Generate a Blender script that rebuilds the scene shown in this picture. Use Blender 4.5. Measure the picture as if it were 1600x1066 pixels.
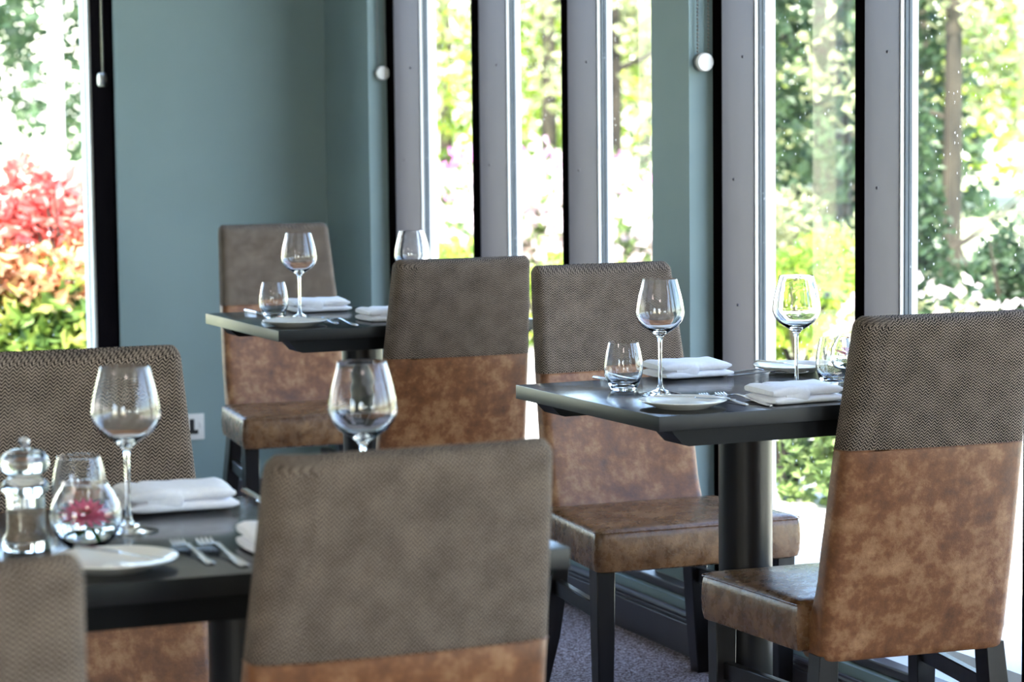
import bpy, bmesh, math, random
from mathutils import Vector, Matrix
for o in list(bpy.data.objects): bpy.data.objects.remove(o)
S = bpy.context.scene
COL = S.collection
PI = math.pi

# ---------------- camera ----------------
cd = bpy.data.cameras.new('camera'); cam = bpy.data.objects.new('camera', cd); COL.objects.link(cam)
cd.sensor_width = 36; cd.sensor_fit = 'HORIZONTAL'; cd.lens = 94.77
Rv = Vector((0.92694, -0.37506, -0.01052)); Uv = Vector((0.04444, 0.08189, 0.99565)); Fv = Vector((0.37256, 0.92338, -0.09258))
m = Matrix((Rv, Uv, -Fv)).transposed().to_4x4(); m.translation = Vector((0, 0, 1.336))
cam.matrix_world = m
cd.dof.use_dof = True; cd.dof.focus_distance = 5.1; cd.dof.aperture_fstop = 6.8; cd.clip_end = 200; cd.clip_start = .05
S.camera = cam
# ---------------- world, sun, lights, exposure ----------------
W = bpy.data.worlds.new('world'); S.world = W; W.use_nodes = True
nt = W.node_tree; sky = nt.nodes.new('ShaderNodeTexSky'); sky.sky_type = 'NISHITA'; sky.sun_disc = False
sky.sun_elevation = math.radians(50); sky.sun_rotation = math.radians(209); sky.air_density = 1.0; sky.dust_density = 1.2
bg = nt.nodes['Background']; nt.links.new(sky.outputs[0], bg.inputs[0]); bg.inputs[1].default_value = 0.85
sd = bpy.data.lights.new('sun', 'SUN'); sun = bpy.data.objects.new('sun', sd); COL.objects.link(sun)
sd.energy = 13.0; sd.angle = math.radians(1.0); sd.color = (1, .95, .86)
sun.rotation_euler = Vector((.30, .55, -.78)).to_track_quat('-Z', 'Y').to_euler()
def area(name, loc, sx, sy, e, col, rot=(0, 0, 0)):
    l = bpy.data.lights.new(name, 'AREA'); l.shape = 'RECTANGLE'; l.size = sx; l.size_y = sy; l.energy = e; l.color = col
    o = bpy.data.objects.new(name, l); COL.objects.link(o); o.location = loc; o.rotation_euler = rot; return o
# unseen fill lights added under the ceiling to brighten the room
for (x, y) in ((.3, .4), (-1.6, 2.6)):
    area('ceiling_fill_light', (x, y, 2.44), .6, .6, 7.5, (1, .82, .76))
S.view_settings.view_transform = 'Standard'; S.view_settings.look = 'None'; S.view_settings.gamma = 1
S.view_settings.exposure = 0.85; S.view_settings.use_curve_mapping = False

# ---------------- materials ----------------
def lin(c):
    return tuple(((v/255)/12.92 if v/255 <= .04045 else ((v/255+.055)/1.055)**2.4) for v in c)
def newmat(name):
    m = bpy.data.materials.new(name); m.use_nodes = True
    return m, m.node_tree, m.node_tree.nodes['Principled BSDF']
def N(nt, t, **k):
    n = nt.nodes.new(t)
    for a, v in k.items(): setattr(n, a, v)
    return n
def ramp(nt, fac, stops):
    r = nt.nodes.new('ShaderNodeValToRGB'); e = r.color_ramp.elements
    e[0].position, e[0].color = stops[0][0], (*stops[0][1], 1)
    e[1].position, e[1].color = stops[-1][0], (*stops[-1][1], 1)
    for p, c in stops[1:-1]:
        q = e.new(p); q.color = (*c, 1)
    nt.links.new(fac, r.inputs[0]); return r.outputs[0]
def noise(nt, scale, detail=4, coord='Object', rough=.6, vec=None, stretch=None):
    n = nt.nodes.new('ShaderNodeTexNoise'); n.inputs['Scale'].default_value = scale; n.inputs['Detail'].default_value = detail
    n.inputs['Roughness'].default_value = rough
    tc = nt.nodes.new('ShaderNodeTexCoord'); src = vec or tc.outputs[coord]
    if stretch:
        mp = nt.nodes.new('ShaderNodeMapping'); mp.inputs['Scale'].default_value = stretch; nt.links.new(src, mp.inputs[0]); src = mp.outputs[0]
    nt.links.new(src, n.inputs['Vector']); return n.outputs['Fac']
def bump(nt, b, h, strength, dist=.002):
    n = nt.nodes.new('ShaderNodeBump'); n.inputs['Strength'].default_value = strength; n.inputs['Distance'].default_value = dist
    nt.links.new(h, n.inputs['Height']); nt.links.new(n.outputs[0], b.inputs['Normal'])
def math_(nt, op, a, b=None):
    n = nt.nodes.new('ShaderNodeMath'); n.operation = op
    for i, v in enumerate((a, b)):
        if v is None: continue
        if isinstance(v, (int, float)): n.inputs[i].default_value = v
        else: nt.links.new(v, n.inputs[i])
    return n.outputs[0]
def noisy(name, c1, c2, scale, rough=.6, bs=.0, metallic=0, spec=.5, stretch=None, detail=4, lo=.35, hi=.65):
    m, nt, b = newmat(name); f = noise(nt, scale, detail, stretch=stretch)
    nt.links.new(ramp(nt, f, [(lo, lin(c1)), (hi, lin(c2))]), b.inputs['Base Color'])
    b.inputs['Roughness'].default_value = rough; b.inputs['Metallic'].default_value = metallic; b.inputs['Specular IOR Level'].default_value = spec
    if bs: bump(nt, b, f, bs)
    return m
M = {}
M['wall'] = noisy('teal_wall_paint', (130, 150, 151), (134, 154, 155), 3, .75, .05)
M['grey'] = noisy('grey_gloss_paint', (62, 58, 63), (68, 64, 69), 8, .38, .15, stretch=(1, 1, .15))
M['jamb_and_shade'] = noisy('jamb_paint_and_post_shade', (9, 7, 8), (13, 10, 11), 8, 1.0, spec=0)  # dark jamb paint; on the posts it paints in shade
M['white_frame'] = noisy('white_window_paint', (232, 232, 228), (240, 240, 238), 5, .45)
M['ceiling'] = noisy('ceiling_paint', (205, 205, 200), (210, 210, 205), 5, .9)
M['gasket'] = noisy('rubber_gasket', (70, 78, 84), (80, 88, 94), 9, .5)
M['white_plastic'] = noisy('white_plastic', (225, 222, 218), (232, 230, 226), 9, .35)
M['black'] = noisy('black_plastic', (8, 8, 8), (12, 12, 12), 9, .5)
M['steel'] = noisy('polished_steel', (235, 235, 238), (245, 245, 248), 30, .24, metallic=1)
M['chain'] = noisy('nickel_beads', (150, 148, 145), (175, 172, 168), 30, .3, metallic=1)
M['china'] = noisy('white_china', (236, 232, 222), (242, 238, 230), 5, .15)
M['linen'] = noisy('white_linen', (244, 243, 248), (250, 249, 252), 160, .85, .15)
M['salt'] = noisy('sea_salt', (205, 180, 150), (240, 225, 205), 220, .8, .5)
M['petal'] = noisy('pink_petal', (205, 40, 95), (235, 110, 150), 60, .6)
M['green'] = noisy('green_leaf', (30, 90, 25), (70, 140, 40), 40, .5)
M['flower_eye'] = noisy('flower_eye', (150, 120, 30), (90, 30, 40), 200, .8)
M['render'] = noisy('exterior_white_render', (235, 233, 225), (242, 240, 235), 6, .8)
M['wood_leg'] = noisy('dark_stained_leg', (14, 11, 11), (26, 22, 23), 7, .30, .1, spec=.4, stretch=(6, 6, .6))
# table
m, nt, b = newmat('black_table_laminate'); f = noise(nt, 6, 5)
nt.links.new(ramp(nt, f, [(.3, lin((14, 13, 18))), (.7, lin((24, 23, 29)))]), b.inputs['Base Color'])
nt.links.new(ramp(nt, noise(nt, 14, 4), [(.3, (.12,)*3), (.7, (.2,)*3)]), b.inputs['Roughness']); b.inputs['Specular IOR Level'].default_value = .45
M['table'] = m
m, nt, b = newmat('table_edge_band'); f = noise(nt, 25, 4, stretch=(1, 1, .2))
nt.links.new(ramp(nt, f, [(.3, lin((10, 10, 10))), (.7, lin((24, 24, 22)))]), b.inputs['Base Color']); b.inputs['Roughness'].default_value = .35
M['edge'] = m
M['table_dark'] = noisy('table_underframe', (4, 4, 4), (7, 7, 7), 8, .5, spec=.2)
M['column'] = noisy('pewter_column', (24, 22, 22), (40, 38, 39), 9, .34, .1, metallic=.35, stretch=(1, 1, .2))
# leather
def leather(name, dark, mid, light, rough):
    m, nt, b = newmat(name)
    f1 = noise(nt, 12, 8, rough=.70); f2 = noise(nt, 34, 6, rough=.7)
    f = math_(nt, 'ADD', math_(nt, 'MULTIPLY', f1, .65), math_(nt, 'MULTIPLY', f2, .35))
    nt.links.new(ramp(nt, f, [(.33, lin(dark)), (.49, lin(mid)), (.65, lin(light))]), b.inputs['Base Color'])
    nt.links.new(ramp(nt, f2, [(.3, (rough-.08,)*3), (.7, (rough+.1,)*3)]), b.inputs['Roughness'])
    v = noise(nt, 500, 2); h = math_(nt, 'ADD', v, math_(nt, 'MULTIPLY', f2, 4.0)); bump(nt, b, h, .25, .001)
    return m
M['leather'] = leather('tan_suede_leather', (72, 40, 20), (124, 78, 44), (178, 134, 94), .48)
M['seat_leather'] = leather('worn_seat_leather', (64, 41, 24), (102, 70, 43), (146, 110, 76), .27)
# herringbone
m, nt, b = newmat('herringbone_wool')
uv = N(nt, 'ShaderNodeUVMap'); sp = N(nt, 'ShaderNodeSeparateXYZ'); nt.links.new(uv.outputs[0], sp.inputs[0])
w, p = .0058, .0056
pp = math_(nt, 'PINGPONG', sp.outputs[0], w)
s = math_(nt, 'DIVIDE', math_(nt, 'ADD', sp.outputs[1], math_(nt, 'MULTIPLY', pp, 1.1)), p)
s = math_(nt, 'FRACT', s)
s = math_(nt, 'ABSOLUTE', math_(nt, 'SUBTRACT', s, .5))
thr = noise(nt, 1, 3, vec=uv.outputs[0], stretch=(900, 260, 1)); thr2 = noise(nt, 1, 3, vec=uv.outputs[0], stretch=(220, 900, 1)); sl = noise(nt, 1, 5, vec=uv.outputs[0], stretch=(22, 22, 1))
a = math_(nt, 'ADD', math_(nt, 'MULTIPLY', s, 1.9), math_(nt, 'MULTIPLY', math_(nt, 'ADD', thr, thr2), .34))
a = math_(nt, 'ADD', a, math_(nt, 'MULTIPLY', math_(nt, 'SUBTRACT', sl, .5), .5))
nt.links.new(ramp(nt, a, [(.56, lin((8, 5, 4))), (.78, lin((54, 43, 36))), (1.0, lin((156, 139, 124)))]), b.inputs['Base Color'])
b.inputs['Roughness'].default_value = .95; b.inputs['Specular IOR Level'].default_value = .15; bump(nt, b, a, .6, .001)
M['herringbone'] = m
# carpet
m, nt, b = newmat('flecked_carpet')
f = math_(nt, 'ADD', math_(nt, 'MULTIPLY', noise(nt, 190, 3), .6), math_(nt, 'MULTIPLY', noise(nt, 60, 3, stretch=(1, 2.2, 1)), .4))
nt.links.new(ramp(nt, f, [(.41, lin((62, 40, 34))), (.5, lin((134, 120, 120))), (.58, lin((196, 188, 194)))]), b.inputs['Base Color'])
b.inputs['Roughness'].default_value = 1; b.inputs['Specular IOR Level'].default_value = .1; bump(nt, b, f, 1, .004); M['carpet'] = m
# glass for tableware
m, nt, b = newmat('clear_glass'); b.inputs['Base Color'].default_value = (1, 1, 1, 1); b.inputs['Roughness'].default_value = 0
b.inputs['IOR'].default_value = 1.48; b.inputs['Transmission Weight'].default_value = 1; M['glass'] = m
m, nt, b = newmat('water'); b.inputs['Base Color'].default_value = (.97, 1, .99, 1); b.inputs['Roughness'].default_value = 0
b.inputs['IOR'].default_value = 1.33; b.inputs['Transmission Weight'].default_value = 1; M['water'] = m
# window pane: thin glass with rain specks
m, nt, b = newmat('window_glass'); nt.nodes.remove(b)
out = nt.nodes['Material Output']; tr = N(nt, 'ShaderNodeBsdfTransparent'); gl = N(nt, 'ShaderNodeBsdfGlossy'); gl.inputs['Roughness'].default_value = .02
fr = N(nt, 'ShaderNodeFresnel'); fr.inputs[0].default_value = 1.45; mx = N(nt, 'ShaderNodeMixShader')
nt.links.new(math_(nt, 'MULTIPLY', fr.outputs[0], .12), mx.inputs[0]); nt.links.new(tr.outputs[0], mx.inputs[1]); nt.links.new(gl.outputs[0], mx.inputs[2])
vo = N(nt, 'ShaderNodeTexVoronoi'); vo.inputs['Scale'].default_value = 55; tc = N(nt, 'ShaderNodeTexCoord'); mp = N(nt, 'ShaderNodeMapping'); mp.inputs['Scale'].default_value = (1, 1.6, .55)
nt.links.new(tc.outputs['Object'], mp.inputs[0]); nt.links.new(mp.outputs[0], vo.inputs['Vector'])
sel = math_(nt, 'MULTIPLY', math_(nt, 'LESS_THAN', vo.outputs['Distance'], .09), math_(nt, 'GREATER_THAN', noise(nt, 9, 2), .5))
df = N(nt, 'ShaderNodeBsdfTranslucent'); df.inputs[0].default_value = (.9, .92, .92, 1); mx2 = N(nt, 'ShaderNodeMixShader')
nt.links.new(math_(nt, 'MULTIPLY', sel, .55), mx2.inputs[0]); nt.links.new(mx.outputs[0], mx2.inputs[1]); nt.links.new(df.outputs[0], mx2.inputs[2]); nt.links.new(mx2.outputs[0], out.inputs[0])
M['pane'] = m
# outdoors
def leafmat(name, stops, scale=2.2, trans=.35):
    m, nt, b = newmat(name); geo = N(nt, 'ShaderNodeNewGeometry')
    wn = N(nt, 'ShaderNodeTexWhiteNoise'); wn.noise_dimensions = '1D'
    nt.links.new(geo.outputs['Random Per Island'], wn.inputs['W'])
    f = math_(nt, 'ADD', math_(nt, 'MULTIPLY', noise(nt, scale, 3), .75), math_(nt, 'MULTIPLY', wn.outputs['Value'], .25))
    c = ramp(nt, f, stops); nt.links.new(c, b.inputs['Base Color']); b.inputs['Roughness'].default_value = .5
    t = N(nt, 'ShaderNodeBsdfTranslucent'); nt.links.new(c, t.inputs[0]); mx = N(nt, 'ShaderNodeMixShader'); mx.inputs[0].default_value = trans
    nt.links.new(b.outputs[0], mx.inputs[1]); nt.links.new(t.outputs[0], mx.inputs[2]); nt.links.new(mx.outputs[0], nt.nodes['Material Output'].inputs[0]); return m
M['leaf_mid'] = leafmat('mid_green_leaves', [(.3, (.05, .09, .03)), (.5, (.14, .22, .06)), (.65, (.30, .40, .14))])
M['leaf_dark'] = leafmat('dark_conifer_needles', [(.3, (.012, .03, .012)), (.5, (.035, .075, .03)), (.68, (.09, .15, .06))])
M['leaf_lime'] = leafmat('lime_leaves', [(.3, (.10, .20, .02)), (.5, (.30, .42, .04)), (.65, (.60, .65, .12))])
M['leaf_olive'] = leafmat('olive_leaves', [(.3, (.09, .10, .05)), (.5, (.26, .28, .13)), (.65, (.55, .57, .32))])
M['blossom_white'] = leafmat('white_pink_blossom', [(.3, (.55, .45, .42)), (.5, (.8, .66, .68)), (.65, (.9, .86, .82))])
M['blossom_pink'] = leafmat('magenta_blossom', [(.3, (.5, .1, .35)), (.5, (.75, .25, .6)), (.65, (.85, .6, .75))])
M['red_leaf'] = leafmat('red_photinia_leaves', [(.3, (.35, .03, .03)), (.48, (.62, .12, .10)), (.65, (.80, .38, .30))], 3)
M['coral_leaf'] = leafmat('coral_photinia_leaves', [(.3, (.45, .12, .05)), (.48, (.75, .40, .22)), (.65, (.85, .72, .45))], 4)
M['green_leaf2'] = leafmat('green_photinia_leaves', [(.3, (.03, .08, .02)), (.48, (.17, .28, .05)), (.65, (.5, .5, .12))], 3)
M['bark'] = noisy('tree_bark', (28, 25, 19), (60, 54, 42), 12, .9, .6, stretch=(1, 1, .2))
M['birch'] = noisy('pale_birch_bark', (200, 195, 190), (235, 230, 225), 6, .8, .3, stretch=(.4, .4, 3))
m, nt, b = newmat('lawn_grass'); f = math_(nt, 'ADD', math_(nt, 'MULTIPLY', noise(nt, .35, 4), .7), math_(nt, 'MULTIPLY', noise(nt, 14, 3), .3))
nt.links.new(ramp(nt, f, [(.35, (.30, .33, .17)), (.5, (.50, .52, .30)), (.62, (.64, .64, .44))]), b.inputs['Base Color']); b.inputs['Roughness'].default_value = .9; M['lawn'] = m
M['path'] = noisy('pale_gravel', (205, 200, 185), (228, 222, 208), 30, .9)

# ---------------- mesh helpers ----------------
def obj(name, bm, mat, parent=None, smooth=True, mats=None, kind=None):
    me = bpy.data.meshes.new(name); bmesh.ops.recalc_face_normals(bm, faces=bm.faces)
    bm.to_mesh(me); bm.free()
    if smooth:
        for p in me.polygons: p.use_smooth = True
        try: me.set_sharp_from_angle(angle=math.radians(40))
        except Exception: pass
    for mm in (mats or [mat]): me.materials.append(mm)
    o = bpy.data.objects.new(name, me); COL.objects.link(o)
    if parent: o.parent = parent
    if kind: o['kind'] = kind
    return o
def tag(o, label, cat, group=None):
    o['label'] = label; o['category'] = cat
    if group: o['group'] = group
    return o
def thing(name, label, cat, loc=(0, 0, 0), rz=0, group=None):
    o = bpy.data.objects.new(name, None); COL.objects.link(o); o.location = loc; o.rotation_euler = (0, 0, rz); o.empty_display_size = .1
    return tag(o, label, cat, group)
def dup(root, loc, rz, label, group=None):
    r = root.copy(); COL.objects.link(r); r.location = loc; r.rotation_euler = (0, 0, rz); r['label'] = label
    if group: r['group'] = group
    for ch in list(root.children):
        c = ch.copy(); COL.objects.link(c); c.parent = r
        for g in ch.children:
            d = g.copy(); COL.objects.link(d); d.parent = c
    return r
def box(bm, x0, x1, y0, y1, z0, z1, bev=0):
    g = bmesh.ops.create_cube(bm, size=1); vs = g['verts']
    for v in vs: v.co = Vector(((x0+x1)/2+v.co.x*(x1-x0), (y0+y1)/2+v.co.y*(y1-y0), (z0+z1)/2+v.co.z*(z1-z0)))
    if bev:
        es = list({e for v in vs for e in v.link_edges}); bmesh.ops.bevel(bm, geom=es, offset=bev, segments=2, affect='EDGES', profile=.6)
def loft(bm, loops, cap0=True, cap1=True, closed=True, uvs=None):
    rows = [[bm.verts.new(p) for p in L] for L in loops]; n = len(rows[0])
    layer = bm.loops.layers.uv.verify() if uvs else None
    for i in range(len(rows)-1):
        for j in range(n if closed else n-1):
            k = (j+1) % n
            f = bm.faces.new((rows[i][j], rows[i][k], rows[i+1][k], rows[i+1][j]))
            if uvs:
                q = [uvs[i][j], uvs[i][j+1], uvs[i+1][j+1], uvs[i+1][j]]
                for lp, u in zip(f.loops, q): lp[layer].uv = u
    for c, r in ((cap0, rows[0]), (cap1, rows[-1])):
        if c:
            f = bm.faces.new(r)
            if uvs:
                for lp in f.loops: lp[layer].uv = (lp.vert.co.x, lp.vert.co.y+.7)
def lathe(bm, prof, seg=48, c=(0, 0)):
    rows = []
    for r, z in prof:
        if r < 1e-6: rows.append([bm.verts.new((c[0], c[1], z))])
        else: rows.append([bm.verts.new((c[0]+r*math.cos(2*PI*j/seg), c[1]+r*math.sin(2*PI*j/seg), z)) for j in range(seg)])
    for a, b in zip(rows, rows[1:]):
        for j in range(seg):
            k = (j+1) % seg
            if len(a) == 1 and len(b) == 1: break
            if len(a) == 1: bm.faces.new((a[0], b[j], b[k]))
            elif len(b) == 1: bm.faces.new((a[j], a[k], b[0]))
            else: bm.faces.new((a[j], a[k], b[k], b[j]))
def tube(bm, pts, rads, seg=8, cap=True):
    pts = [Vector(p) for p in pts]; loops = []
    for i, p in enumerate(pts):
        t = (pts[min(i+1, len(pts)-1)]-pts[max(i-1, 0)]).normalized()
        a = t.cross(Vector((0, 0, 1)));
        if a.length < .05: a = t.cross(Vector((0, 1, 0)))
        a.normalize(); b2 = t.cross(a)
        r = rads[i] if isinstance(rads, (list, tuple)) else rads
        loops.append([p+a*r*math.cos(2*PI*k/seg)+b2*r*math.sin(2*PI*k/seg) for k in range(seg)])
    loft(bm, loops, cap, cap)
def smoothstep(t): t = max(0, min(1, t)); return t*t*(3-2*t)
def interp(tab, z):
    if z <= tab[0][0]: return tab[0][1]
    for (a, va), (b, vb) in zip(tab, tab[1:]):
        if z <= b: return va+(vb-va)*(z-a)/(b-a)
    return tab[-1][1]

# ---------------- room ----------------
XW, XF, XG, YB, ZC = 2.80, 2.86, 2.965, 8.58, 2.5   # wall face, window frame face, glass, back wall, ceiling
ZS, ZH = .145, 2.2                                 # sill and window head
X0, Y0 = -3.6, -2.6
def struct(name, bm, mat, **k): return obj(name, bm, mat, kind='structure', smooth=False, **k)
bm = bmesh.new(); box(bm, X0-.1, 2.79, Y0-.1, YB+.1, -.1, 0); struct('floor', bm, M['carpet'])
bm = bmesh.new(); box(bm, X0-.3, 3.08, Y0-.3, YB+.45, ZC, ZC+.2); struct('ceiling', bm, M['ceiling'])
# window wall (right): low wall, piers, header
wins = [(6.01, 8.135), (3.12, 5.80), (.20, 2.91), (-2.3, -.01)]
bm = bmesh.new()
box(bm, 2.745, 3.08, Y0, YB+.3, -.12, .122)
box(bm, XW, 3.08, Y0, YB+.3, ZH, ZC)
edges = [(YB+.4, 8.135), (6.01, 5.80), (3.12, 2.91), (.20, -.01), (-2.3, Y0)]
for a, b in edges: box(bm, XW, 2.975, b, a, ZS, ZH)
struct('wall_right', bm, M['wall'])
bm = bmesh.new()
for a, b in edges: box(bm, 2.9751, 3.03, b-.0, a, .12, ZC)
struct('trim_5', bm, M['render'])
# back wall with window openings
bm = bmesh.new()
bo = [(.95, 2.094), (-1.3, .45)]; YO = YB+.32
box(bm, 2.094, 2.82, YB, YO, -.1, ZC); box(bm, .45, .95, YB, YO, -.1, ZC); box(bm, X0, -1.3, YB, YO, -.1, ZC)
for a, b in bo: box(bm, a, b, YB, YO, -.1, .30); box(bm, a, b, YB, YO, ZH, ZC)
struct('wall_back', bm, M['wall'])
# left wall, front wall; unseen openings added to let in fill light
bm = bmesh.new()
lo = [(-1.5, .6)]
ys = [Y0] + [v for p in lo for v in p] + [YB]
for i in range(0, len(ys), 2): box(bm, X0-.2, X0, ys[i], ys[i+1], -.1, ZC)
for a, b in lo: box(bm, X0-.2, X0, a, b, -.1, .4); box(bm, X0-.2, X0, a, b, ZH, ZC)
struct('wall_left', bm, M['wall'])
bm = bmesh.new()
box(bm, X0-.2, -2.6, Y0-.2, Y0, -.1, ZC); box(bm, -1.0, 3.0, Y0-.2, Y0, -.1, ZC); box(bm, -2.6, -1.0, Y0-.2, Y0, -.1, .3); box(bm, -2.6, -1.0, Y0-.2, Y0, ZH, ZC)
struct('wall_front', bm, M['wall'])
# skirting, bead, sill along the window wall
bm = bmesh.new(); box(bm, 2.722, 2.745, Y0, YB, 0, .078, .003); box(bm, 2.728, 2.745, Y0, YB, .078, .086, .002); struct('baseboard_right', bm, M['grey'])
bm = bmesh.new(); tube(bm, [(2.737, Y0, .093), (2.737, YB, .093)], .0095, 12); struct('trim_1', bm, M['grey'])
bm = bmesh.new(); box(bm, 2.762, 2.80, Y0, YB, .1222, ZS, .004); box(bm, 2.774, 2.79, Y0, YB, .1, .122, .003); struct('trim_2', bm, M['grey'])
bm = bmesh.new(); box(bm, 2.79, 3.10, Y0, YB, .1225, ZS-.001, .002); struct('trim_3', bm, M['white_frame'])
bm = bmesh.new(); box(bm, X0, 2.722, YB-.02, YB, 0, .058, .004); struct('baseboard_back', bm, M['grey'])
# window units in the window wall
def window(num, y0, y1, muls):
    """y0<y1; muls = list of (ya, yb) mullions including both end posts"""
    r = bpy.data.objects.new('window_%d' % num, None); COL.objects.link(r); r['kind'] = 'structure'
    for a, b in muls:
        bm = bmesh.new(); box(bm, XF+.001, 2.947, a, b, ZS, ZH, .0015)
        for zz in (.55, .82, 1.12, 1.41):
            bmesh.ops.create_uvsphere(bm, u_segments=8, v_segments=6, radius=.0035, matrix=Matrix.Translation((XF+.03+random.Random(zz).random()*.03, a+.0005, zz)))
        post = obj('post', bm, M['grey'], r)
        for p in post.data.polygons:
            if p.normal.x < -.9: p.material_index = 1  # grey post's room-facing side coloured dark, its shade painted in
        post.data.materials.append(M['jamb_and_shade'])
        bm = bmesh.new(); box(bm, 2.9475, 2.956, a-.0035, b+.0035, ZS, ZH); obj('glazing_bead', bm, M['white_frame'], r, smooth=False)
        bm = bmesh.new(); box(bm, 2.9565, 2.964, a-.008, b+.008, ZS, ZH); box(bm, 2.966, 2.973, a-.008, b+.008, ZS, ZH); obj('gasket', bm, M['gasket'], r, smooth=False)
        bm = bmesh.new(); box(bm, 2.9735, 2.99, a-.004, b+.004, ZS, ZH); obj('outer_cap', bm, M['white_frame'], r, smooth=False)
    for (a, b), (c, d) in zip(muls, muls[1:]):
        bm = bmesh.new(); box(bm, 2.9642, 2.9658, b, c, ZS, ZH); obj('glass_pane', bm, M['pane'], r, smooth=False)
        bm = bmesh.new(); box(bm, XF+.03, 2.96, b+.001, c-.001, ZS, ZS+.03); obj('bottom_rail', bm, M['white_frame'], r, smooth=False)
    bm = bmesh.new(); box(bm, XF, 2.96, y0, y1, ZH-.06, ZH); obj('head_rail', bm, M['grey'], r, smooth=False)
    return r
window(1, 6.01, 8.135, [(6.012, 6.05), (6.672, 6.716), (7.325, 7.387), (8.06, 8.133)])
window(2, 3.12, 5.80, [(3.122, 3.17), (3.765, 3.81), (4.40, 4.445), (5.067, 5.109), (5.748, 5.798)])
window(3, .20, 2.91, [(.202, .25), (1.1, 1.145), (1.97, 2.015), (2.86, 2.908)])
window(4, -2.3, -.01, [(-2.298, -2.25), (-1.15, -1.1), (-.06, -.012)])
# window in the back wall
def back_window(num, a, b):
    r = bpy.data.objects.new('window_%d' % num, None); COL.objects.link(r); r['kind'] = 'structure'
    for s, x in ((1, a), (-1, b)):
        lo_, hi_ = sorted((x+s*.001, x+s*.012))
        bm = bmesh.new(); box(bm, lo_, hi_, YB+.015, YB+.30, .301, ZH-.001, .002); obj('jamb_lining', bm, M['jamb_and_shade'], r)
        lo_, hi_ = sorted((x+s*.001, x+s*.020)); bm = bmesh.new(); box(bm, lo_, hi_, YB+.302, YB+.345, .30, ZH, .003); obj('frame_stile', bm, M['white_frame'], r)
        lo_, hi_ = sorted((x+s*.001, x+s*.018)); bm = bmesh.new(); box(bm, lo_, hi_, YB+.354, YB+.43, .30, ZH, .003); obj('outer_stile', bm, M['render'], r)
        lo_, hi_ = sorted((x+s*.004, x+s*.022)); bm = bmesh.new(); box(bm, lo_, hi_, YB+.3455, YB+.3535, .30, ZH); obj('gasket', bm, M['gasket'], r, smooth=False)
    bm = bmesh.new(); box(bm, a+.02, b-.02, YB+.348, YB+.351, .33, ZH-.03); obj('glass_pane', bm, M['pane'], r, smooth=False)
    bm = bmesh.new(); box(bm, a+.02, b-.02, YB-.02, YB+.40, .30, .33, .003); obj('window_sill', bm, M['white_frame'], r)
    return r
back_window(5, *bo[0]); back_window(6, *bo[1])
# plaster corner bead beside the back window
bm = bmesh.new(); tube(bm, [(2.094, YB+.004, .3), (2.094, YB+.004, ZH)], .006, 10); struct('trim_4', bm, M['wall'])

# blind chains with round tensioners
def blind_chain(loc, rz, label, gap, up=1.2):
    t = thing('blind_chain', label, 'blind chain', loc, rz, 'roller blind chains beside the windows')
    for s in (-1, 1):
        bm = bmesh.new(); n = int(up/.0085)
        for i in range(n):
            z = .0+i*.0085
            bmesh.ops.create_icosphere(bm, subdivisions=1, radius=.0032, matrix=Matrix.Translation((s*gap, -.010, z)))
        tube(bm, [(s*gap, -.010, 0), (s*gap, -.010, up)], .0007, 4); obj('bead_strand', bm, M['chain'], t)
    bm = bmesh.new(); prof = [(0, 0), (.020, 0), (.022, .002), (.022, .009), (.020, .0115), (0, .0125)]; lathe(bm, prof, 32)
    bmesh.ops.rotate(bm, verts=bm.verts, cent=(0, 0, 0), matrix=Matrix.Rotation(PI/2, 3, 'X')); bmesh.ops.translate(bm, verts=bm.verts, vec=(0, -.0135, 0))
    k = obj('tensioner_disc', bm, M['white_plastic'], t)
    bm = bmesh.new(); prof = [(0, 0), (.0205, 0), (.0225, .002), (.0225, .011), (.0205, .013), (0, .013)]; lathe(bm, prof, 32)
    bmesh.ops.rotate(bm, verts=bm.verts, cent=(0, 0, 0), matrix=Matrix.Rotation(PI/2, 3, 'X')); bmesh.ops.translate(bm, verts=bm.verts, vec=(0, -.0005, 0))
    obj('tensioner_back', bm, M['chain'], t)
    return t
# (local -Y is the outward direction)
blind_chain((2.842, 8.134, 1.395), 0, 'beaded blind chain with white disc on the reveal near the room corner', .013)
blind_chain((2.832, 5.799, 1.398), 0, 'beaded blind chain with white disc on the middle pier, nearest the laid table', .014)
blind_chain((2.0815, 8.665, 1.385), -PI/2, 'beaded blind chain hanging in the dark reveal of the left window', .006)

# wall socket
t = thing('wall_socket', 'white switched wall socket with black pin holes on the teal wall', 'socket', (2.318, YB, .243))
bm = bmesh.new(); box(bm, -.043, .043, -.010, 0, -.043, .043, .003); obj('face_plate', bm, M['white_plastic'], t)
bm = bmesh.new(); box(bm, -.008, .008, -.0112, -.009, -.002, .026); box(bm, .004, .021, -.0112, -.009, -.024, -.010); box(bm, -.021, -.004, -.0112, -.009, -.024, -.010); box(bm, -.008, .008, -.0112, -.009, -.024, 0); obj('pin_holes', bm, M['black'], t, smooth=False)
bm = bmesh.new(); box(bm, .024, .034, -.0135, -.009, -.004, .016, .002); obj('rocker_switch', bm, M['white_plastic'], t)

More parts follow.
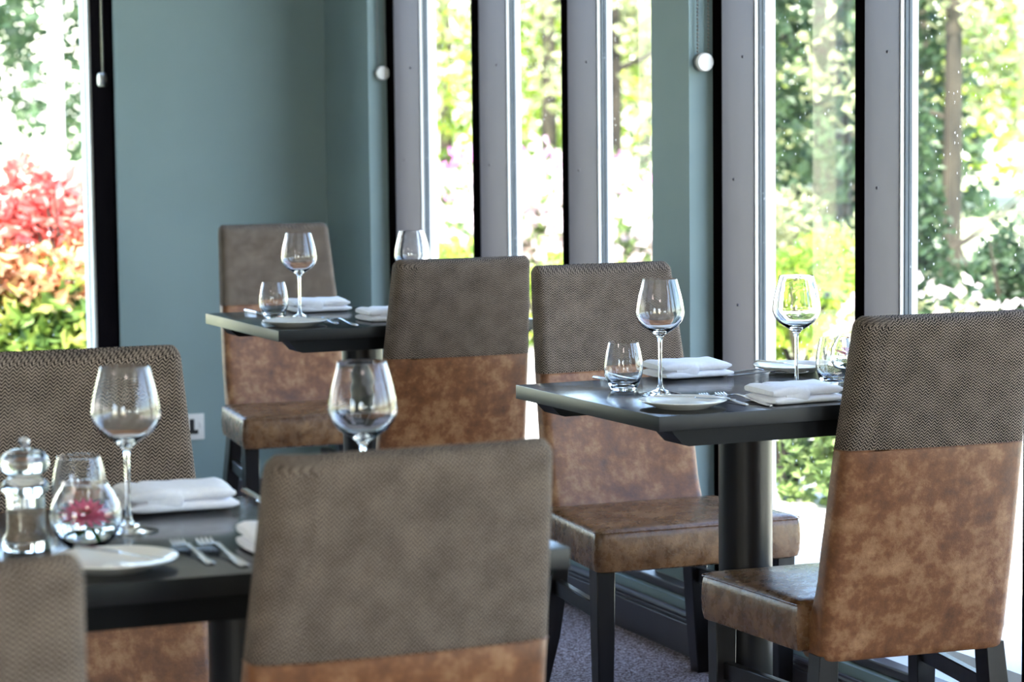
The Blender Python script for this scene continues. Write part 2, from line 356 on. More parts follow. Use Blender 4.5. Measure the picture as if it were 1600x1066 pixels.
# ---------------- chair ----------------
LEAN = .206
def back_loops(zs, top=False):
    """horizontal sections of the upholstered back; local +Y is the sitter's front"""
    loops, uvs = [], []
    for st in zs:
        z, inset = st[0], st[1]; vv = st[2] if len(st) > 2 else z
        hw = interp([(.31, .184), (.35, .187), (.5, .187), (.704, .181), (.944, .168)], z)-inset*.55
        yr = -(z-.35)*LEAN
        th = .058+.035*smoothstep((.47-z)/.16)
        y0, y1 = yr+inset, yr+th-inset
        r = min(.020, (y1-y0)/2*.95)
        pts = []
        nx = 10; cc = 4
        def crn(cx, cy, a0): return [(cx+r*math.cos(a0+PI/2*k/cc), cy+r*math.sin(a0+PI/2*k/cc)) for k in range(cc+1)]
        rear = [(-hw+r+(2*hw-2*r)*k/nx, y0) for k in range(1, nx)]
        front = [(hw-r-(2*hw-2*r)*k/nx, y1) for k in range(1, nx)]
        pts = rear + crn(hw-r, y0+r, -PI/2) + crn(hw-r, y1-r, 0) + front + crn(-hw+r, y1-r, PI/2) + crn(-hw+r, y0+r, PI)
        L = []; s = 0; U = []; prev = None
        for (x, y) in pts + [pts[0]]:
            if prev: s += math.hypot(x-prev[0], y-prev[1])
            prev = (x, y); U.append((s-hw, vv))
        for (x, y) in pts:
            q = 1-(x/.185)**2
            L.append(Vector((x, y-.014*q*smoothstep((z-.33)/.3), z-.006*max(q, 0)*smoothstep((z-.70)/.24))))
        loops.append(L); uvs.append(U)
    return loops, uvs
def make_chair(name, label):
    t = thing(name, label, 'chair', (0, 0, 0))
    zs = [(.7046, .012), (.7046, .0012)] + [(.705+.218*i/8, 0) for i in range(9)]
    zs[2] = (.7065, 0)
    R = .021
    for i in range(1, 9):
        a = PI/2*i/8; zs.append((.923+R*math.sin(a), R*(1-math.cos(a)), .923+R*a))
    bm = bmesh.new(); L, U = back_loops(zs); loft(bm, L, True, True, uvs=U); obj('fabric_upper_back', bm, M['herringbone'], t)
    zs = [(.318, .012), (.314, .004), (.320, .0)] + [(.33+.37*i/14, 0) for i in range(15)] + [(.7032, .0012), (.7032, .012)]
    bm = bmesh.new(); L, U = back_loops(zs); loft(bm, L, True, True, uvs=U); lb = obj('leather_lower_back', bm, M['leather'], t)
    bm = bmesh.new(); P = back_loops([(.7038, -.0002)])[0][0]; tube(bm, P+[P[0], P[1]], .0011, 5); obj('waist_seam', bm, M['leather'], lb)
    # seat
    def sec(z, ins, crown=0):
        pts = []
        ya, yb = .055+ins, .412-ins
        def hw(y): return .208+(.243-.208)*(y-.03)/.38-ins
        r = .020
        fl = [(-hw(ya)+2*hw(ya)*k/8, ya) for k in range(9)]
        rt = [(hw(ya+(yb-r-ya)*k/6), ya+(yb-r-ya)*k/6) for k in range(1, 7)]
        c1 = [(hw(yb)-r+r*math.cos(PI/2*k/5), yb-r+r*math.sin(PI/2*k/5)) for k in range(1, 6)]
        fr_ = [(hw(yb)-r-(2*hw(yb)-2*r)*k/8, yb+.004*math.sin(PI*k/8)) for k in range(1, 9)]
        c2 = [(-hw(yb)+r-r*math.sin(PI/2*k/5), yb-r+r*math.cos(PI/2*k/5)) for k in range(1, 6)]
        lf = [(-hw(ya+(yb-r-ya)*k/6), ya+(yb-r-ya)*k/6) for k in range(5, 0, -1)]
        for (x, y) in fl+rt+c1+fr_+c2+lf: pts.append(Vector((x, y, z)))
        return pts
    prof = [(.329, .03), (.326, .010), (.330, .002), (.345, -.001), (.370, -.002), (.398, -.001), (.408, .0005), (.4150, .005), (.4185, .012), (.4205, .03), (.424, .06), (.4265, .10), (.428, .14)]
    bm = bmesh.new(); loft(bm, [sec(z, i) for z, i in prof], True, True)
    me = obj('seat_cushion', bm, M['seat_leather'], t)
    bm = bmesh.new(); P = sec(.4125, -.0005); tube(bm, [P[i] for i in range(8, len(P))]+[P[0]], .0014, 6); obj('cushion_piping', bm, M['seat_leather'], me)
    # legs
    for s in (-1, 1):
        bm = bmesh.new()
        L = []
        for z, w_ in ((.332, .021), (.2, .020), (0, .0165)):
            cx, cy = s*.214, .372
            L.append([Vector((cx+a*w_, cy+b_*w_, z)) for a, b_ in ((-1, -1), (1, -1), (1, 1), (-1, 1))])
        loft(bm, L); bmesh.ops.bevel(bm, geom=list(bm.edges), offset=.0018, segments=1, affect='EDGES'); obj('front_leg', bm, M['wood_leg'], t)
        bm = bmesh.new(); L = []
        for z, w_, cy, cx in ((.325, .019, .034, .168), (.24, .020, .030, .174), (.12, .019, .018, .186), (0, .0165, -.004, .204)):
            cx = s*cx
            L.append([Vector((cx+a*w_, cy+b_*(w_+.004), z)) for a, b_ in ((-1, -1), (1, -1), (1, 1), (-1, 1))])
        loft(bm, L); bmesh.ops.bevel(bm, geom=[e for e in bm.edges if abs((e.verts[0].co-e.verts[1].co).normalized().z) > .5], offset=.0018, segments=1, affect='EDGES'); obj('rear_leg', bm, M['wood_leg'], t)
        bm = bmesh.new()
        A = Vector((s*.174, .045, .235)); B = Vector((s*.212, .365, .235)); n = Vector((.009, 0, 0))
        L = [[P-n-Vector((0, 0, .017)), P+n-Vector((0, 0, .017)), P+n+Vector((0, 0, .017)), P-n+Vector((0, 0, .017))] for P in (A, B)]
        loft(bm, L); bmesh.ops.bevel(bm, geom=list(bm.edges), offset=.002, segments=1, affect='EDGES'); obj('side_stretcher', bm, M['wood_leg'], t)
    return t
def chair_at(x, ytop, near, yaw):
    # x,ytop: where the top edge of the back stands
    if near: return (x, ytop+.119, 0), yaw
    return (x, ytop-.059, 0), yaw+PI
G = 'high-backed chairs of herringbone wool and tan leather'
chair0 = make_chair('dining_chair', 'large high-backed chair at right seen from behind, drawn up to the window table')
p, r = chair_at(2.457, 4.042, True, -.036); chair0.location = p; chair0.rotation_euler = (0, 0, r); chair0['group'] = G
for (x, y, near, yaw, lab) in (
    (2.285, 5.945, True, -.028, 'high-backed chair in the middle seen from behind, drawn up to the far table'),
    (1.008, 2.785, True, .029, 'blurred high-backed chair in the foreground centre, grey fabric back turned to us'),
    (2.480, 5.564, False, .009, 'high-backed chair facing us behind the window table, worn leather seat in full view'),
    (2.381, 7.791, False, -.014, 'farthest high-backed chair, facing us in front of the teal corner wall'),
    (.345, 2.253, True, .02, 'very blurred chair back cut off at the lower left corner of the picture'),
    (.925, 4.092, False, -.03, 'high-backed chair at left facing us behind the salt mill and flower bowl')):
    p, r = chair_at(x, y, near, yaw); dup(chair0, p, r, lab, G)

# ---------------- tables ----------------
TH, TZ = .026, .78
def make_table(name, label, loc, rz, w, d, cols, cy):
    t = thing(name, label, 'table', loc, rz)
    bm = bmesh.new(); box(bm, 0, w, 0, d, TZ-TH, TZ, .0012)
    o = obj('tabletop', bm, M['table'], t); o.data.materials.append(M['edge'])
    for p in o.data.polygons:
        if abs(p.normal.z) < .3: p.material_index = 1
    for y in (.012, d-.082):
        bm = bmesh.new(); z1, z0 = TZ-TH-.0005, TZ-TH-.030
        L = [[Vector((.030, yy, z1)), Vector((.036, yy, z1-.008)), Vector((.054, yy, z0+.003)), Vector((.064, yy, z0)), Vector((w-.052, yy, z0)), Vector((w-.040, yy, z0+.003)), Vector((w-.020, yy, z1-.010)), Vector((w-.010, yy, z1))] for yy in (y, y+.07)]
        loft(bm, L); obj('crossbar', bm, M['table_dark'], t, smooth=False)
    for cx in cols:
        bm = bmesh.new(); lathe(bm, [(0, .0102), (.052, .0102), (.052, TZ-TH-.0125), (0, TZ-TH-.0125)], 40); obj('column', bm, M['column'], t).location = (cx, cy, 0)
        bm = bmesh.new(); box(bm, cx-.16, cx+.16, cy-.2, cy+.12, 0, .010, .003); obj('base_plate', bm, M['table_dark'], t)
        bm = bmesh.new(); box(bm, cx-.11, cx+.11, .03, d-.03, TZ-TH-.012, TZ-TH-.001); obj('mounting_plate', bm, M['table_dark'], t, smooth=False)
    return t
make_table('dining_table', 'black square table beside the window, laid with clear stemmed glasses and white napkins', (1.935, 4.131, 0), .049, .663, .579, [.433], .463)
make_table('dining_table', 'black square table farther back, in front of the teal corner wall', (1.848, 6.043, 0), .026, .663, .579, [.377], .457)
make_table('dining_table', 'blurred black table at left in the foreground, under the mill and flower bowl', (.06, 2.99, 0), 0, 1.22, .585, [.31, .943], .46)

# ---------------- tableware ----------------
def make_wine():
    t = thing('wine_glass', '', 'wine glass')
    outer = [(0, 0), (.036, 0), (.0385, .0008), (.0385, .0016), (.030, .0035), (.016, .0065), (.007, .011), (.0042, .019), (.0034, .035), (.0033, .07), (.0036, .095), (.0052, .105), (.010, .111), (.020, .117), (.032, .125), (.040, .1345), (.0442, .145), (.0445, .152), (.0430, .165), (.0395, .182), (.0345, .200), (.0312, .212)]
    inner = [(.0304, .212), (.0337, .200), (.0386, .182), (.0421, .165), (.0436, .152), (.0433, .1455), (.0388, .1358), (.0305, .1268), (.0185, .1195), (.008, .1165), (0, .1158)]
    bm = bmesh.new(); lathe(bm, outer[:1]+outer[1:]+inner, 56)
    # bowl and stem as one blown body, foot its own part
    obj('bowl_and_stem', bm, M['glass'], t); return t
def make_tumbler():
    t = None
    outer = [(0, 0), (.021, 0), (.0245, .003), (.030, .013), (.0352, .028), (.0366, .040), (.0355, .055), (.0325, .072), (.0282, .089)]
    inner = [(.0272, .089), (.0315, .072), (.0344, .055), (.0354, .040), (.0338, .028), (.0280, .016), (.020, .0095), (0, .0085)]
    bm = bmesh.new(); lathe(bm, outer+inner, 48); return obj('water_tumbler', bm, M['glass'])
wine0 = None
wb = bmesh.new()
lathe(wb, [(0, 0), (.036, 0), (.0385, .0008), (.0385, .0016), (.030, .0035), (.016, .0065), (.007, .011), (.0042, .019), (.0034, .035), (.0033, .07), (.0036, .095), (.0052, .105), (.010, .111), (.020, .117), (.032, .125), (.040, .1345), (.0442, .145), (.0445, .152), (.0430, .165), (.0395, .182), (.0345, .200), (.0316, .2115), (.0312, .212),
           (.0304, .212), (.0306, .2115), (.0337, .200), (.0386, .182), (.0421, .165), (.0436, .152), (.0433, .1455), (.0388, .1358), (.0305, .1268), (.0185, .1195), (.008, .1165), (0, .1158)], 56)
wine0 = obj('wine_glass', wb, M['glass'])
def place(src, first, x, y, rz, label, cat, group=None, z=TZ):
    o = src if first else src.copy()
    if not first:
        COL.objects.link(o)
    o.location = (x, y, z+.0002); o.rotation_euler = (0, 0, rz); return tag(o, label, cat, group)
WG = 'large stemmed wine glasses'
for i, (x, y, lab) in enumerate((
    (2.079, 4.432, 'stemmed wine glass beside the tumbler at the left end of the window table'),
    (2.334, 4.385, 'stemmed wine glass seen against the bright window, right on the window table'),
    (2.002, 6.362, 'stemmed wine glass on the far table in front of the farthest chair'),
    (2.278, 6.305, 'stemmed wine glass half hidden behind the middle chair back, only its rim showing'),
    (.820, 3.350, 'blurred stemmed wine glass beside the flower bowl at left'),
    (1.107, 3.258, 'blurred stemmed wine glass rising behind the foreground chair back'))):
    place(wine0, i == 0, x, y, i*.4, lab, 'wine glass', WG)
tum0 = make_tumbler()
for i, (x, y, lab) in enumerate((
    (2.052, 4.535, 'stemless tumbler nearest the left corner of the window table'),
    (2.440, 4.432, 'stemless tumbler at right of the window table with a pink flower seen through it'),
    (1.948, 6.405, 'stemless tumbler on the far table beside the stemmed glass'),
    (.775, 3.425, 'blurred stemless tumbler behind the flower bowl at left'))):
    place(tum0, i == 0, x, y, 0, lab, 'tumbler', 'stemless water tumblers')
# side plates
bm = bmesh.new(); lathe(bm, [(0, 0), (.045, 0), (.048, .002), (.060, .006), (.0735, .0115), (.077, .0135), (.0765, .0148), (.072, .0138), (.058, .0085), (.046, .0045), (0, .0040)], 56)
plate0 = obj('side_plate', bm, M['china'])
for i, (x, y, lab) in enumerate((
    (2.030, 4.235, 'small white side plate near the front corner of the window table'),
    (2.482, 4.680, 'small white side plate on the window side of the window table'),
    (1.925, 6.160, 'small white side plate near the front corner of the far table'),
    (.735, 3.085, 'blurred white side plate in front of the flower bowl at left'))):
    place(plate0, i == 0, x, y, 0, lab, 'plate', 'white side plates')
# cutlery (modelled along +Y, tip at +Y, centred)
def flat_loft(bm, stations, th=.0012):
    L = []
    for (y, hw, z, t_) in stations:
        L.append([Vector((-hw, y, z)), Vector((-hw*.6, y, z-t_)), Vector((hw*.6, y, z-t_)), Vector((hw, y, z)), Vector((hw*.6, y, z+t_)), Vector((-hw*.6, y, z+t_))])
    loft(bm, L)
def fork_mesh(k=1.0):
    bm = bmesh.new()
    flat_loft(bm, [(-.098, .004, .002, .0012), (-.094, .0072, .0022, .0016), (-.07, .0066, .003, .0017), (-.03, .0036, .006, .0016), (.01, .0028, .010, .0016), (.030, .0034, .011, .0013), (.038, .0085, .010, .0011), (.046, .0112, .008, .0011), (.054, .0116, .0065, .001)])
    for q in range(4):
        x = -.0094+q*.00627
        L = []
        for (y, w_, z) in ((.053, .0020, .0066), (.066, .0017, .0040), (.082, .0015, .0035), (.095, .0013, .0062), (.099, .0005, .0078)):
            L.append([Vector((x-w_, y, z-.0008)), Vector((x+w_, y, z-.0008)), Vector((x+w_, y, z+.0008)), Vector((x-w_, y, z+.0008))])
        loft(bm, L)
    bmesh.ops.scale(bm, verts=bm.verts, vec=(k, k, k)); return bm
def knife(name, k=1.0):
    bm = bmesh.new()
    flat_loft(bm, [(-.105, .004, .0030, .002), (-.100, .0068, .0030, .0028), (-.05, .0062, .0034, .0030), (-.005, .0050, .0034, .0026), (.002, .0052, .0034, .0018)])
    bmesh.ops.scale(bm, verts=bm.verts, vec=(k, k, k)); h = obj(name, bm, M['steel'])
    bm = bmesh.new()
    flat_loft(bm, [(.0, .0045, .0030, .0012), (.012, .0080, .0026, .0009), (.06, .0088, .0024, .0008), (.09, .0072, .0024, .0007), (.104, .003, .0024, .0005)])
    bmesh.ops.scale(bm, verts=bm.verts, vec=(k, k, k)); obj('blade', bm, M['steel'], h); return h
fork_big = obj('fork', fork_mesh(.94), M['steel'])
fork_small = obj('fork', fork_mesh(.82), M['steel'])
FG = 'steel forks on the tables'
def put_pair(src, lst, cat, group):
    for i, (x, y, z, rz, lab) in enumerate(lst):
        if i == 0: o = src
        else:
            o = src.copy(); COL.objects.link(o)
            for ch in src.children:
                c = ch.copy(); COL.objects.link(c); c.parent = o
        o.location = (x, y, z); o.rotation_euler = (0, 0, rz); tag(o, lab, cat, group)
put_pair(fork_big, [
    (2.168, 4.268, TZ, .049, 'larger steel fork, right of the pair beside the near side plate on the window table'),
    (2.372, 4.668, TZ, PI+1.35, 'larger steel fork lying by the far side plate on the window table, tines toward us'),
    (2.052, 6.175, TZ, .03, 'larger steel fork, right of the pair on the far table'),
    (2.262, 6.42, TZ, PI+.05, 'steel fork on the far table with its tines just left of the middle chair'),
    (.880, 3.12, TZ, .0, 'blurred fork with amber glints, right of the pair on the foreground table')], 'fork', FG)
put_pair(fork_small, [
    (2.138, 4.288, TZ, .049, 'smaller steel fork, left of the pair beside the near side plate on the window table'),
    (2.027, 6.235, TZ, .03, 'smaller steel fork, left of the pair on the far table'),
    (.848, 3.14, TZ, .0, 'blurred fork with amber glints, left of the pair on the foreground table'),
    (2.405, 4.640, TZ, PI+1.35, 'smaller steel fork beside the far side plate on the window table')], 'fork', FG)
kb = knife('table_knife', .9)
put_pair(kb, [
    (2.089, 4.655, TZ, PI+.03, 'steel table knife behind the left tumbler on the window table'),
    (1.948, 6.55, TZ, PI+.03, 'steel table knife behind the tumbler on the far table'),
    (1.045, 3.52, TZ, PI-.05, 'blurred dark knife at the far edge of the foreground table')], 'knife', 'table knives')
bk = knife('butter_knife', .72)
put_pair(bk, [
    (2.048, 4.225, TZ+.0155, -2.35, 'butter knife lying across the near side plate of the window table'),
    (2.462, 4.675, TZ+.0155, -2.75, 'butter knife lying across the far side plate beside the window'),
    (1.955, 6.165, TZ+.0155, -2.2, 'butter knife lying across the side plate on the far table'),
    (.745, 3.09, TZ+.0155, -2.6, 'blurred butter knife on the side plate of the foreground table')], 'knife', 'butter knives on side plates')
# napkins
def slab(bm, hx, hy, z0, z1, seed, skew=0, nx=18, ny=10, amp=.0012, bulge=.3):
    rnd = random.Random(seed); ph = [rnd.random()*6 for _ in range(6)]
    hz = (z1-z0)/2; zc = (z0+z1)/2
    L = []
    for i in range(nx+1):
        u = -1+2*i/nx; e = math.sqrt(max(0, 1-abs(u)**16))
        h = hz*max(e, .5); x = hx*u*(1)
        ring = []
        n = 28
        for k in range(n):
            a = 2*PI*k/n; ca, sa = math.cos(a), math.sin(a)
            y = hy*(abs(ca)**.22)*(1 if ca > 0 else -1); zz = h*(abs(sa)**.8)*(1 if sa > 0 else -1)
            wob = amp*(math.sin(x*90+ph[0]+y*35)+math.sin(y*120+ph[1]-x*40))*(1 if sa > 0 else .0)
            ring.append(Vector((x+skew*y+amp*2*math.sin(y*60+ph[2])*(abs(u) > .8), y+amp*1.5*math.sin(x*70+ph[3]), max(zc+zz+wob, z0 if sa <= 0 else -1))))
        L.append(ring)
    loft(bm, L)
def make_napkin():
    t = thing('napkin', '', 'napkin')
    bm = bmesh.new(); slab(bm, .074, .052, .0003, .0145, 1, amp=.0007); obj('lower_fold', bm, M['linen'], t)
    bm = bmesh.new(); slab(bm, .0735, .0505, .0135, .0315, 2, .03, amp=.0010); obj('upper_fold', bm, M['linen'], t)
    bm = bmesh.new(); slab(bm, .024, .0515, .0, .0322, 3, .06, nx=10, amp=.0006); obj('wrapped_band', bm, M['linen'], t)
    t.children[2].location = (-.022, 0, 0)
    return t
nap0 = make_napkin()
NG = 'folded white linen napkins'
nl = [(2.262, 4.700, .06, 'folded white napkin behind the left stemmed glass on the window table'),
      (2.250, 4.235, .10, 'folded white napkin near the window table edge, partly behind the right chair'),
      (2.112, 6.560, .0, 'folded white napkin on the far table beside the stemmed glass'),
      (2.185, 6.205, .08, 'folded white napkin at the far table, cut off by the middle chair back'),
      (.925, 3.515, .0, 'blurred folded white napkin at left behind the stemmed glass'),
      (.985, 3.125, .0, 'blurred napkin end peeping out left of the foreground chair back')]
for i, (x, y, rz, lab) in enumerate(nl):
    if i == 0: nap0.location = (x, y, TZ); nap0.rotation_euler = (0, 0, rz); tag(nap0, lab, 'napkin', NG)
    else: dup(nap0, (x, y, TZ), rz, lab, NG)
# flower bowls
def make_bowl():
    t = thing('flower_bowl', '', 'vase')
    o_ = [(0, 0), (.020, 0), (.024, .0015), (.036, .013), (.0425, .028), (.0445, .040), (.042, .055), (.035, .069), (.0285, .078), (.028, .0805)]
    i_ = [(.0268, .0805), (.0275, .0775), (.0335, .068), (.0404, .0545), (.0428, .040), (.0408, .0285), (.0345, .0150), (.022, .0045), (0, .004)]
    bm = bmesh.new(); lathe(bm, o_+i_, 48); obj('glass_globe', bm, M['glass'], t)
    bm = bmesh.new(); lathe(bm, [(0, .0046), (.021, .0052), (.0338, .0156), (.040, .0288), (0, .0289)], 48); obj('water', bm, M['water'], t)
    rnd = random.Random(4); fl = None
    bm = bmesh.new()
    for ring, n, ln, zz, el in ((0, 16, .035, .040, .02), (1, 14, .027, .042, .4), (2, 10, .016, .044, .9)):
        for k in range(n):
            a = 2*PI*k/n+ring*.2+rnd.uniform(-.05, .05); d = Vector((math.cos(a), math.sin(a), 0)); s_ = Vector((-d.y, d.x, 0)); up = Vector((0, 0, 1))
            L = []
            for q, w_ in ((.1, .0012), (.4, .0030), (.75, .0034), (1, .0008)):
                c = d*ln*q*math.cos(el*q)+up*(zz+ln*q*math.sin(el)*.8)
                L.append([c-s_*w_, c+up*.0006, c+s_*w_, c-up*.0006])
            loft(bm, L)
    bmesh.ops.rotate(bm, verts=bm.verts, cent=(0, 0, .04), matrix=Matrix.Rotation(.30, 3, 'X')); fl = obj('gerbera_petals', bm, M['petal'], t)
    bm = bmesh.new(); bmesh.ops.create_uvsphere(bm, u_segments=16, v_segments=8, radius=.007, matrix=Matrix.Translation((0, 0, .046))@Matrix.Diagonal((1, 1, .5, 1))); obj('flower_eye', bm, M['flower_eye'], t)
    bm = bmesh.new(); tube(bm, [(0, 0, .043), (.004, -.003, .03), (.012, -.006, .012)], .0022, 8)
    for a, ln in ((.3, .028), (2.2, .024), (4.1, .026)):
        d = Vector((math.cos(a), math.sin(a), 0)); s_ = Vector((-d.y, d.x, 0)); L = []
        for q, w_ in ((0, .001), (.35, .008), (.7, .007), (1, .0008)):
            c = d*ln*q+Vector((0, 0, .030-.010*q*q)); L.append([c-s_*w_, c+Vector((0, 0, .0008)), c+s_*w_, c-Vector((0, 0, .0008))])
        loft(bm, L)
    obj('stem_and_leaves', bm, M['green'], t); return t
b0 = make_bowl(); b0.location = (.742, 3.248, TZ); tag(b0, 'blurred round glass bowl holding a pink gerbera on the foreground table', 'vase', 'round glass flower bowls')
dup(b0, (2.541, 4.545, TZ), 1.0, 'round glass bowl with a pink flower behind the right tumbler on the window table', 'round glass flower bowls')
# salt mill
t = thing('salt_mill', 'clear acrylic salt mill with rounded head at left beside the flower bowl', 'salt mill', (.672, 3.268, TZ))
bm = bmesh.new(); lathe(bm, [(0, 0), (.028, 0), (.030, .003), (.030, .012), (.0275, .017), (.0245, .021), (.0235, .028), (.0235, .066), (.0245, .070), (0, .0702)], 40); 
lathe(bm, [(0, .0665), (.0200, .0665), (.0200, .010), (0, .010)], 40); obj('clear_body', bm, M['glass'], t)
bm = bmesh.new(); lathe(bm, [(0, .0105), (.0196, .0105), (.0196, .046), (.012, .050), (0, .052)], 32); obj('salt_filling', bm, M['salt'], t)
bm = bmesh.new(); lathe(bm, [(0, .0525), (.003, .0525), (.003, .066), (0, .066)], 12); obj('grinder_rod', bm, M['steel'], t)
bm = bmesh.new(); lathe(bm, [(0, .0706), (.026, .0706), (.0292, .0745), (.0292, .080), (.026, .085), (.0205, .089), (0, .0892)], 40); obj('collar', bm, M['glass'], t)
bm = bmesh.new(); lathe(bm, [(0, .0896), (.017, .0896), (.019, .0925), (.0275, .098), (.0298, .106), (.0285, .114), (.023, .121), (.012, .1245), (0, .125)], 40); hd = obj('domed_head', bm, M['glass'], t)
bm = bmesh.new(); lathe(bm, [(0, .1252), (.004, .1254), (.0045, .128), (.0068, .131), (.0068, .135), (.004, .138), (0, .139)], 24); obj('top_knob', bm, M['steel'], hd)

# ---------------- garden ----------------
def gstruct(name, bm, mat): o = obj(name, bm, mat, smooth=False, kind='structure'); return o
bm = bmesh.new(); bmesh.ops.create_grid(bm, x_segments=1, y_segments=1, size=120)
bmesh.ops.translate(bm, verts=bm.verts, vec=(20, 30, -.13)); gstruct('lawn', bm, M['lawn'])
bm = bmesh.new(); box(bm, 3.085, 6.4, -8, 30, -.129, -.105); gstruct('gravel_path', bm, M['path'])
AZ = .3835
def pol(px, d):   # bearing of a garden plant, distance
    a = AZ+math.atan((px-800)/4212); return (math.sin(a)*d, math.cos(a)*d)
def leaves_mesh(blobs, n, size, seed, elong=1.8, shell=.55):
    rnd = random.Random(seed); V = []; F = []
    tot = sum(b[3]*b[4]*b[5] for b in blobs)**1.0
    wts = [(b[3]*b[4]*b[5])**(2/3) for b in blobs]; sw = sum(wts)
    for b_, w_ in zip(blobs, wts):
        for _ in range(int(n*w_/sw)+1):
            v = Vector((rnd.gauss(0, 1), rnd.gauss(0, 1), rnd.gauss(0, 1))).normalized()*(shell+(1-shell)*rnd.random()**.5)
            lump = 1+.18*math.sin(v.x*7+b_[0]*3)*math.sin(v.z*8+b_[1])
            c = Vector((b_[0]+v.x*b_[3]*lump, b_[1]+v.y*b_[4]*lump, b_[2]+v.z*b_[5]*lump))
            d = (Vector((rnd.gauss(0, 1), rnd.gauss(0, 1), rnd.gauss(0, .7)+.25))+v*.8).normalized()
            s_ = d.cross(Vector((rnd.gauss(0, 1), rnd.gauss(0, 1), rnd.gauss(0, 1)))).normalized(); k = size*rnd.uniform(.6, 1.3)
            up = d.cross(s_)*k*.12; i = len(V)
            V += [c-d*k*.5, c+s_*k*.5/elong+up, c+d*k*.5, c-s_*k*.5/elong+up]; F += [(i, i+1, i+2), (i, i+2, i+3)]
    return V, F
def leafobj(name, blobs, n, size, mat, parent, seed, **k):
    V, F = leaves_mesh(blobs, n, size, seed, **k); me = bpy.data.meshes.new(name); me.from_pydata([tuple(v) for v in V], [], F); me.materials.append(mat)
    o = bpy.data.objects.new(name, me); COL.objects.link(o); o.parent = parent; return o
GZ = -.13
def tree(label, px, d, trunk_r, h, crown, n, size, mat, seed, trunk_mat='bark', cat='tree', name='garden_tree', group=None, branches=5):
    x, y = pol(px, d); t = thing(name, label, cat, (x, y, GZ), 0, group); rnd = random.Random(seed)
    if trunk_r:
        bm = bmesh.new(); tube(bm, [(0, 0, -.02), (.02, 0, h*.3), (-.03, .02, h*.6), (0, 0, h)], [trunk_r*1.25, trunk_r, trunk_r*.85, trunk_r*.5], 12)
        for q in range(branches):
            a = rnd.random()*6.28; z = h*rnd.uniform(.2, .8); L = rnd.uniform(.5, 1.2)
            tube(bm, [(0, 0, z), (math.cos(a)*L*.5, math.sin(a)*L*.5, z+.2*L), (math.cos(a)*L, math.sin(a)*L, z+.5*L)], [trunk_r*.35, trunk_r*.25, trunk_r*.1], 6)
        obj('trunk', bm, M[trunk_mat], t)
    leafobj('foliage', crown, n, size, mat, t, seed); return t
def blobs(rnd, n, rx, ry, z0, z1, r0, r1):
    return [(rnd.uniform(-rx, rx), rnd.uniform(-ry, ry), rnd.uniform(z0, z1), *(3*[0])) for _ in range(0)] or \
        [(lambda r: (rnd.uniform(-rx, rx), rnd.uniform(-ry, ry), rnd.uniform(z0, z1), r*1.2, r*1.2, r))(rnd.uniform(r0, r1)) for _ in range(n)]
rr = random.Random(11)
GT = 'tall trees beyond the lawn'
specs = [(-60, 34, 'leaf_dark'), (700, 38, 'leaf_lime'), (860, 34, 'leaf_olive'), (1010, 40, 'leaf_mid'), (1180, 36, 'leaf_lime'), (1330, 30, 'leaf_olive'), (1480, 33, 'leaf_olive'), (1620, 31, 'leaf_lime')]
names = ['dark green tree far left beyond the red-leaved hedge', 'sunlit yellow-green tree beyond the first narrow window light', 'olive-toned tree beyond the second narrow window light', 'mid green tree beyond the third narrow window light', 'lime tree glimpsed behind the middle pier', 'olive tree behind the dark conifer', 'olive tree with mottled foliage beyond the right window', 'lime-coloured tree at the right edge of the right window']
for (px, d, mt), nm in zip(specs, names):
    tree(nm, px, d, .09, 6.5, blobs(rr, 16, 2.1, 1.2, .9, 5.2, .55, 1.15), 3600, .20, M[mt], int(px)+500, group=GT)
# near-window plants
tree('bare brown trunk with sparse foliage beyond the third narrow window light', 955, 24, .09, 6, blobs(rr, 9, .9, .8, 1.6, 4.6, .3, .6), 1100, .13, M['leaf_olive'], 31)
tree('taller brown trunk left of centre in the right window', 1488, 21, .065, 6, blobs(rr, 12, 1.0, .8, 1.3, 4.5, .3, .6), 1500, .12, M['leaf_olive'], 32)
tree('thin brown trunk at the left side of the right window', 1440, 24, .05, 6, blobs(rr, 9, .8, .8, 1.4, 4.5, .3, .6), 1000, .12, M['leaf_mid'], 33)
tree('pale slender trunk rising behind the red-leaved hedge', 92, 21, .055, 7, blobs(rr, 12, 1.0, .8, 1.9, 4.6, .25, .5), 1600, .11, M['leaf_dark'], 34, trunk_mat='birch')
x = tree('dark conifer filling the upper window left of the right window post', 1300, 22, .14, 5, [(0, 0, .6+.5*i, 1.35-.12*i, 1.2-.1*i, .45) for i in range(10)], 6500, .14, M['leaf_dark'], 41, name='conifer')
tree('small pointed dark conifer low in the right window', 1432, 16, .04, 1.2, [(0, 0, .2+.16*i, .30-.03*i, .30-.03*i, .16) for i in range(8)], 1500, .07, M['leaf_dark'], 42, name='conifer')
def bush(label, px, d, rx, h, n, size, mat, seed, name='shrub', extra=None, bl=None):
    x, y = pol(px, d); t = thing(name, label, 'shrub', (x, y, GZ)); rnd = random.Random(seed)
    B = bl or [(rnd.uniform(-rx, rx)*.7, rnd.uniform(-.4, .4), rnd.uniform(.2, 1)*h*.62, rx*.42, rx*.4, h*.3) for _ in range(9)]
    bm = bmesh.new()
    for q in range(5):
        a = q*1.3; tube(bm, [(0, 0, 0), (math.cos(a)*rx*.3, math.sin(a)*rx*.3, h*.35), (math.cos(a)*rx*.5, math.sin(a)*rx*.4, h*.65)], [.02, .014, .006], 6)
    obj('stems', bm, M['bark'], t); leafobj('foliage', B, n, size, mat, t, seed)
    if extra: leafobj('blossom', [(b[0], b[1], b[2]+.05, b[3]*1.06, b[4]*1.06, b[5]*1.06) for b in B], extra[1], extra[2], M[extra[0]], t, seed+1, elong=1.1, shell=.95)
    return t
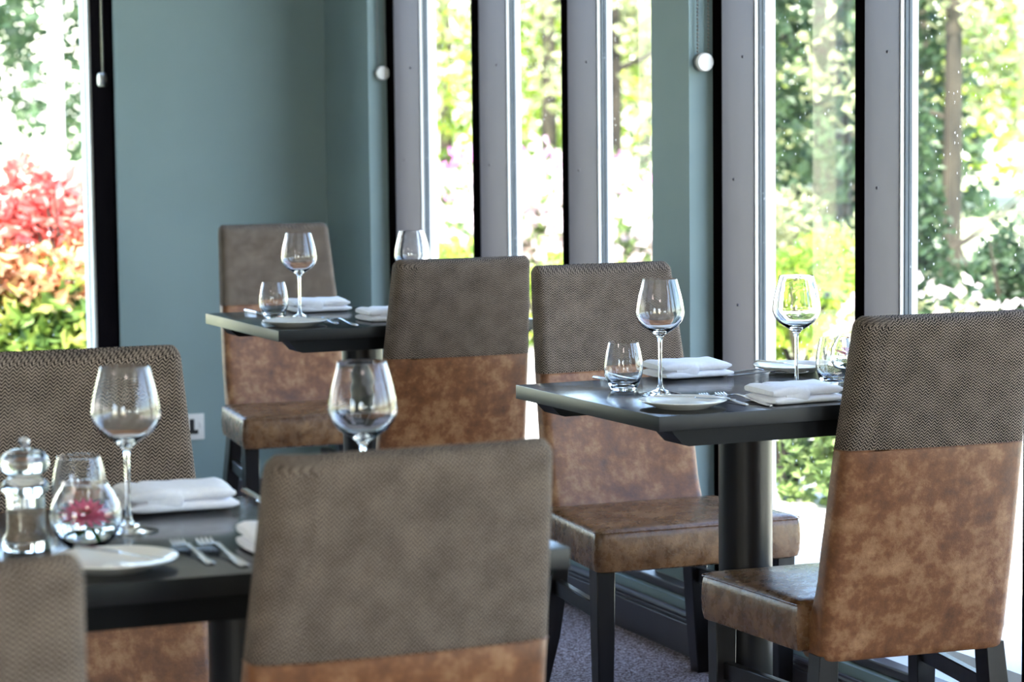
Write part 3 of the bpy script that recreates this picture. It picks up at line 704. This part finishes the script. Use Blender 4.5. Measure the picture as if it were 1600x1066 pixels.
bush('white and pale pink flowering rhododendron in the middle window light', 800, 19, .95, .95, 1500, .10, M['leaf_mid'], 51, 'rhododendron', ('blossom_white', 1500, .11))
bush('magenta-tinted rhododendron behind the white one', 800, 22.4, .9, 1.15, 1200, .10, M['leaf_mid'], 52, 'rhododendron', ('blossom_pink', 700, .10))
bush('white flowering rhododendron beyond the third narrow window light', 1000, 18, .5, .72, 1100, .10, M['leaf_mid'], 53, 'rhododendron', ('blossom_white', 900, .10))
bush('low yellow-green shrub below the white blossom in the middle window light', 850, 15, .55, .75, 1800, .08, M['leaf_lime'], 54)
bush('low lime shrub in the first narrow window light', 690, 16, .5, .7, 1500, .08, M['leaf_lime'], 55)
bush('pale feathery shrub slanting across the window beside the dark conifer', 1265, 17, .5, .95, 2200, .07, M['leaf_olive'], 56)
bush('bright yellow-green shrub in the window behind the right stemmed glass', 1250, 13.5, .42, .85, 2600, .07, M['leaf_lime'], 57)
bush('round green shrub low outside, seen beneath the window table', 1235, 9.5, .16, .52, 1500, .055, M['leaf_mid'], 58)
bush('pale spiky shrub at the foot of the right window', 1480, 12, .36, .60, 900, .07, M['leaf_olive'], 59, extra=('blossom_white', 500, .06))
bush('dark low shrub at the right edge of the right window', 1575, 15, .55, .95, 2600, .08, M['leaf_dark'], 60)
# photinia hedge outside the left window
x, y = pol(60, 12.3)
t = thing('photinia_hedge', 'sunlit hedge with red tips over green leaves outside the left window', 'hedge', (x, y, GZ))
rnd = random.Random(5); bm = bmesh.new()
for q in range(26):
    bx = rnd.uniform(-1.0, 1.0); by = rnd.uniform(-.2, .3)
    tube(bm, [(bx, by, 0), (bx+rnd.uniform(-.1, .1), by, .5), (bx+rnd.uniform(-.22, .22), by+rnd.uniform(-.1, .1), 1.05)], [.013, .009, .004], 6)
obj('branches', bm, M['bark'], t)
B = [(-1.05+.085*i, rnd.uniform(-.2, .15), rnd.uniform(.10, .62), .24, .26, .2) for i in range(26)]
leafobj('green_leaves', B, 8500, .105, M['green_leaf2'], t, 71, elong=2.0, shell=.3)
B = [(-1.05+.085*i, rnd.uniform(-.2, .1), rnd.uniform(.62, .84), .19, .2, .15) for i in range(26)]
leafobj('coral_leaves', B, 4200, .105, M['coral_leaf'], t, 73, elong=2.0, shell=.3)
B = [(-1.05+.085*i, rnd.uniform(-.2, .15), rnd.uniform(.84, 1.08), .17, .2, .13) for i in range(26)]
leafobj('red_leaves', B, 3400, .105, M['red_leaf'], t, 72, elong=2.3, shell=.3)
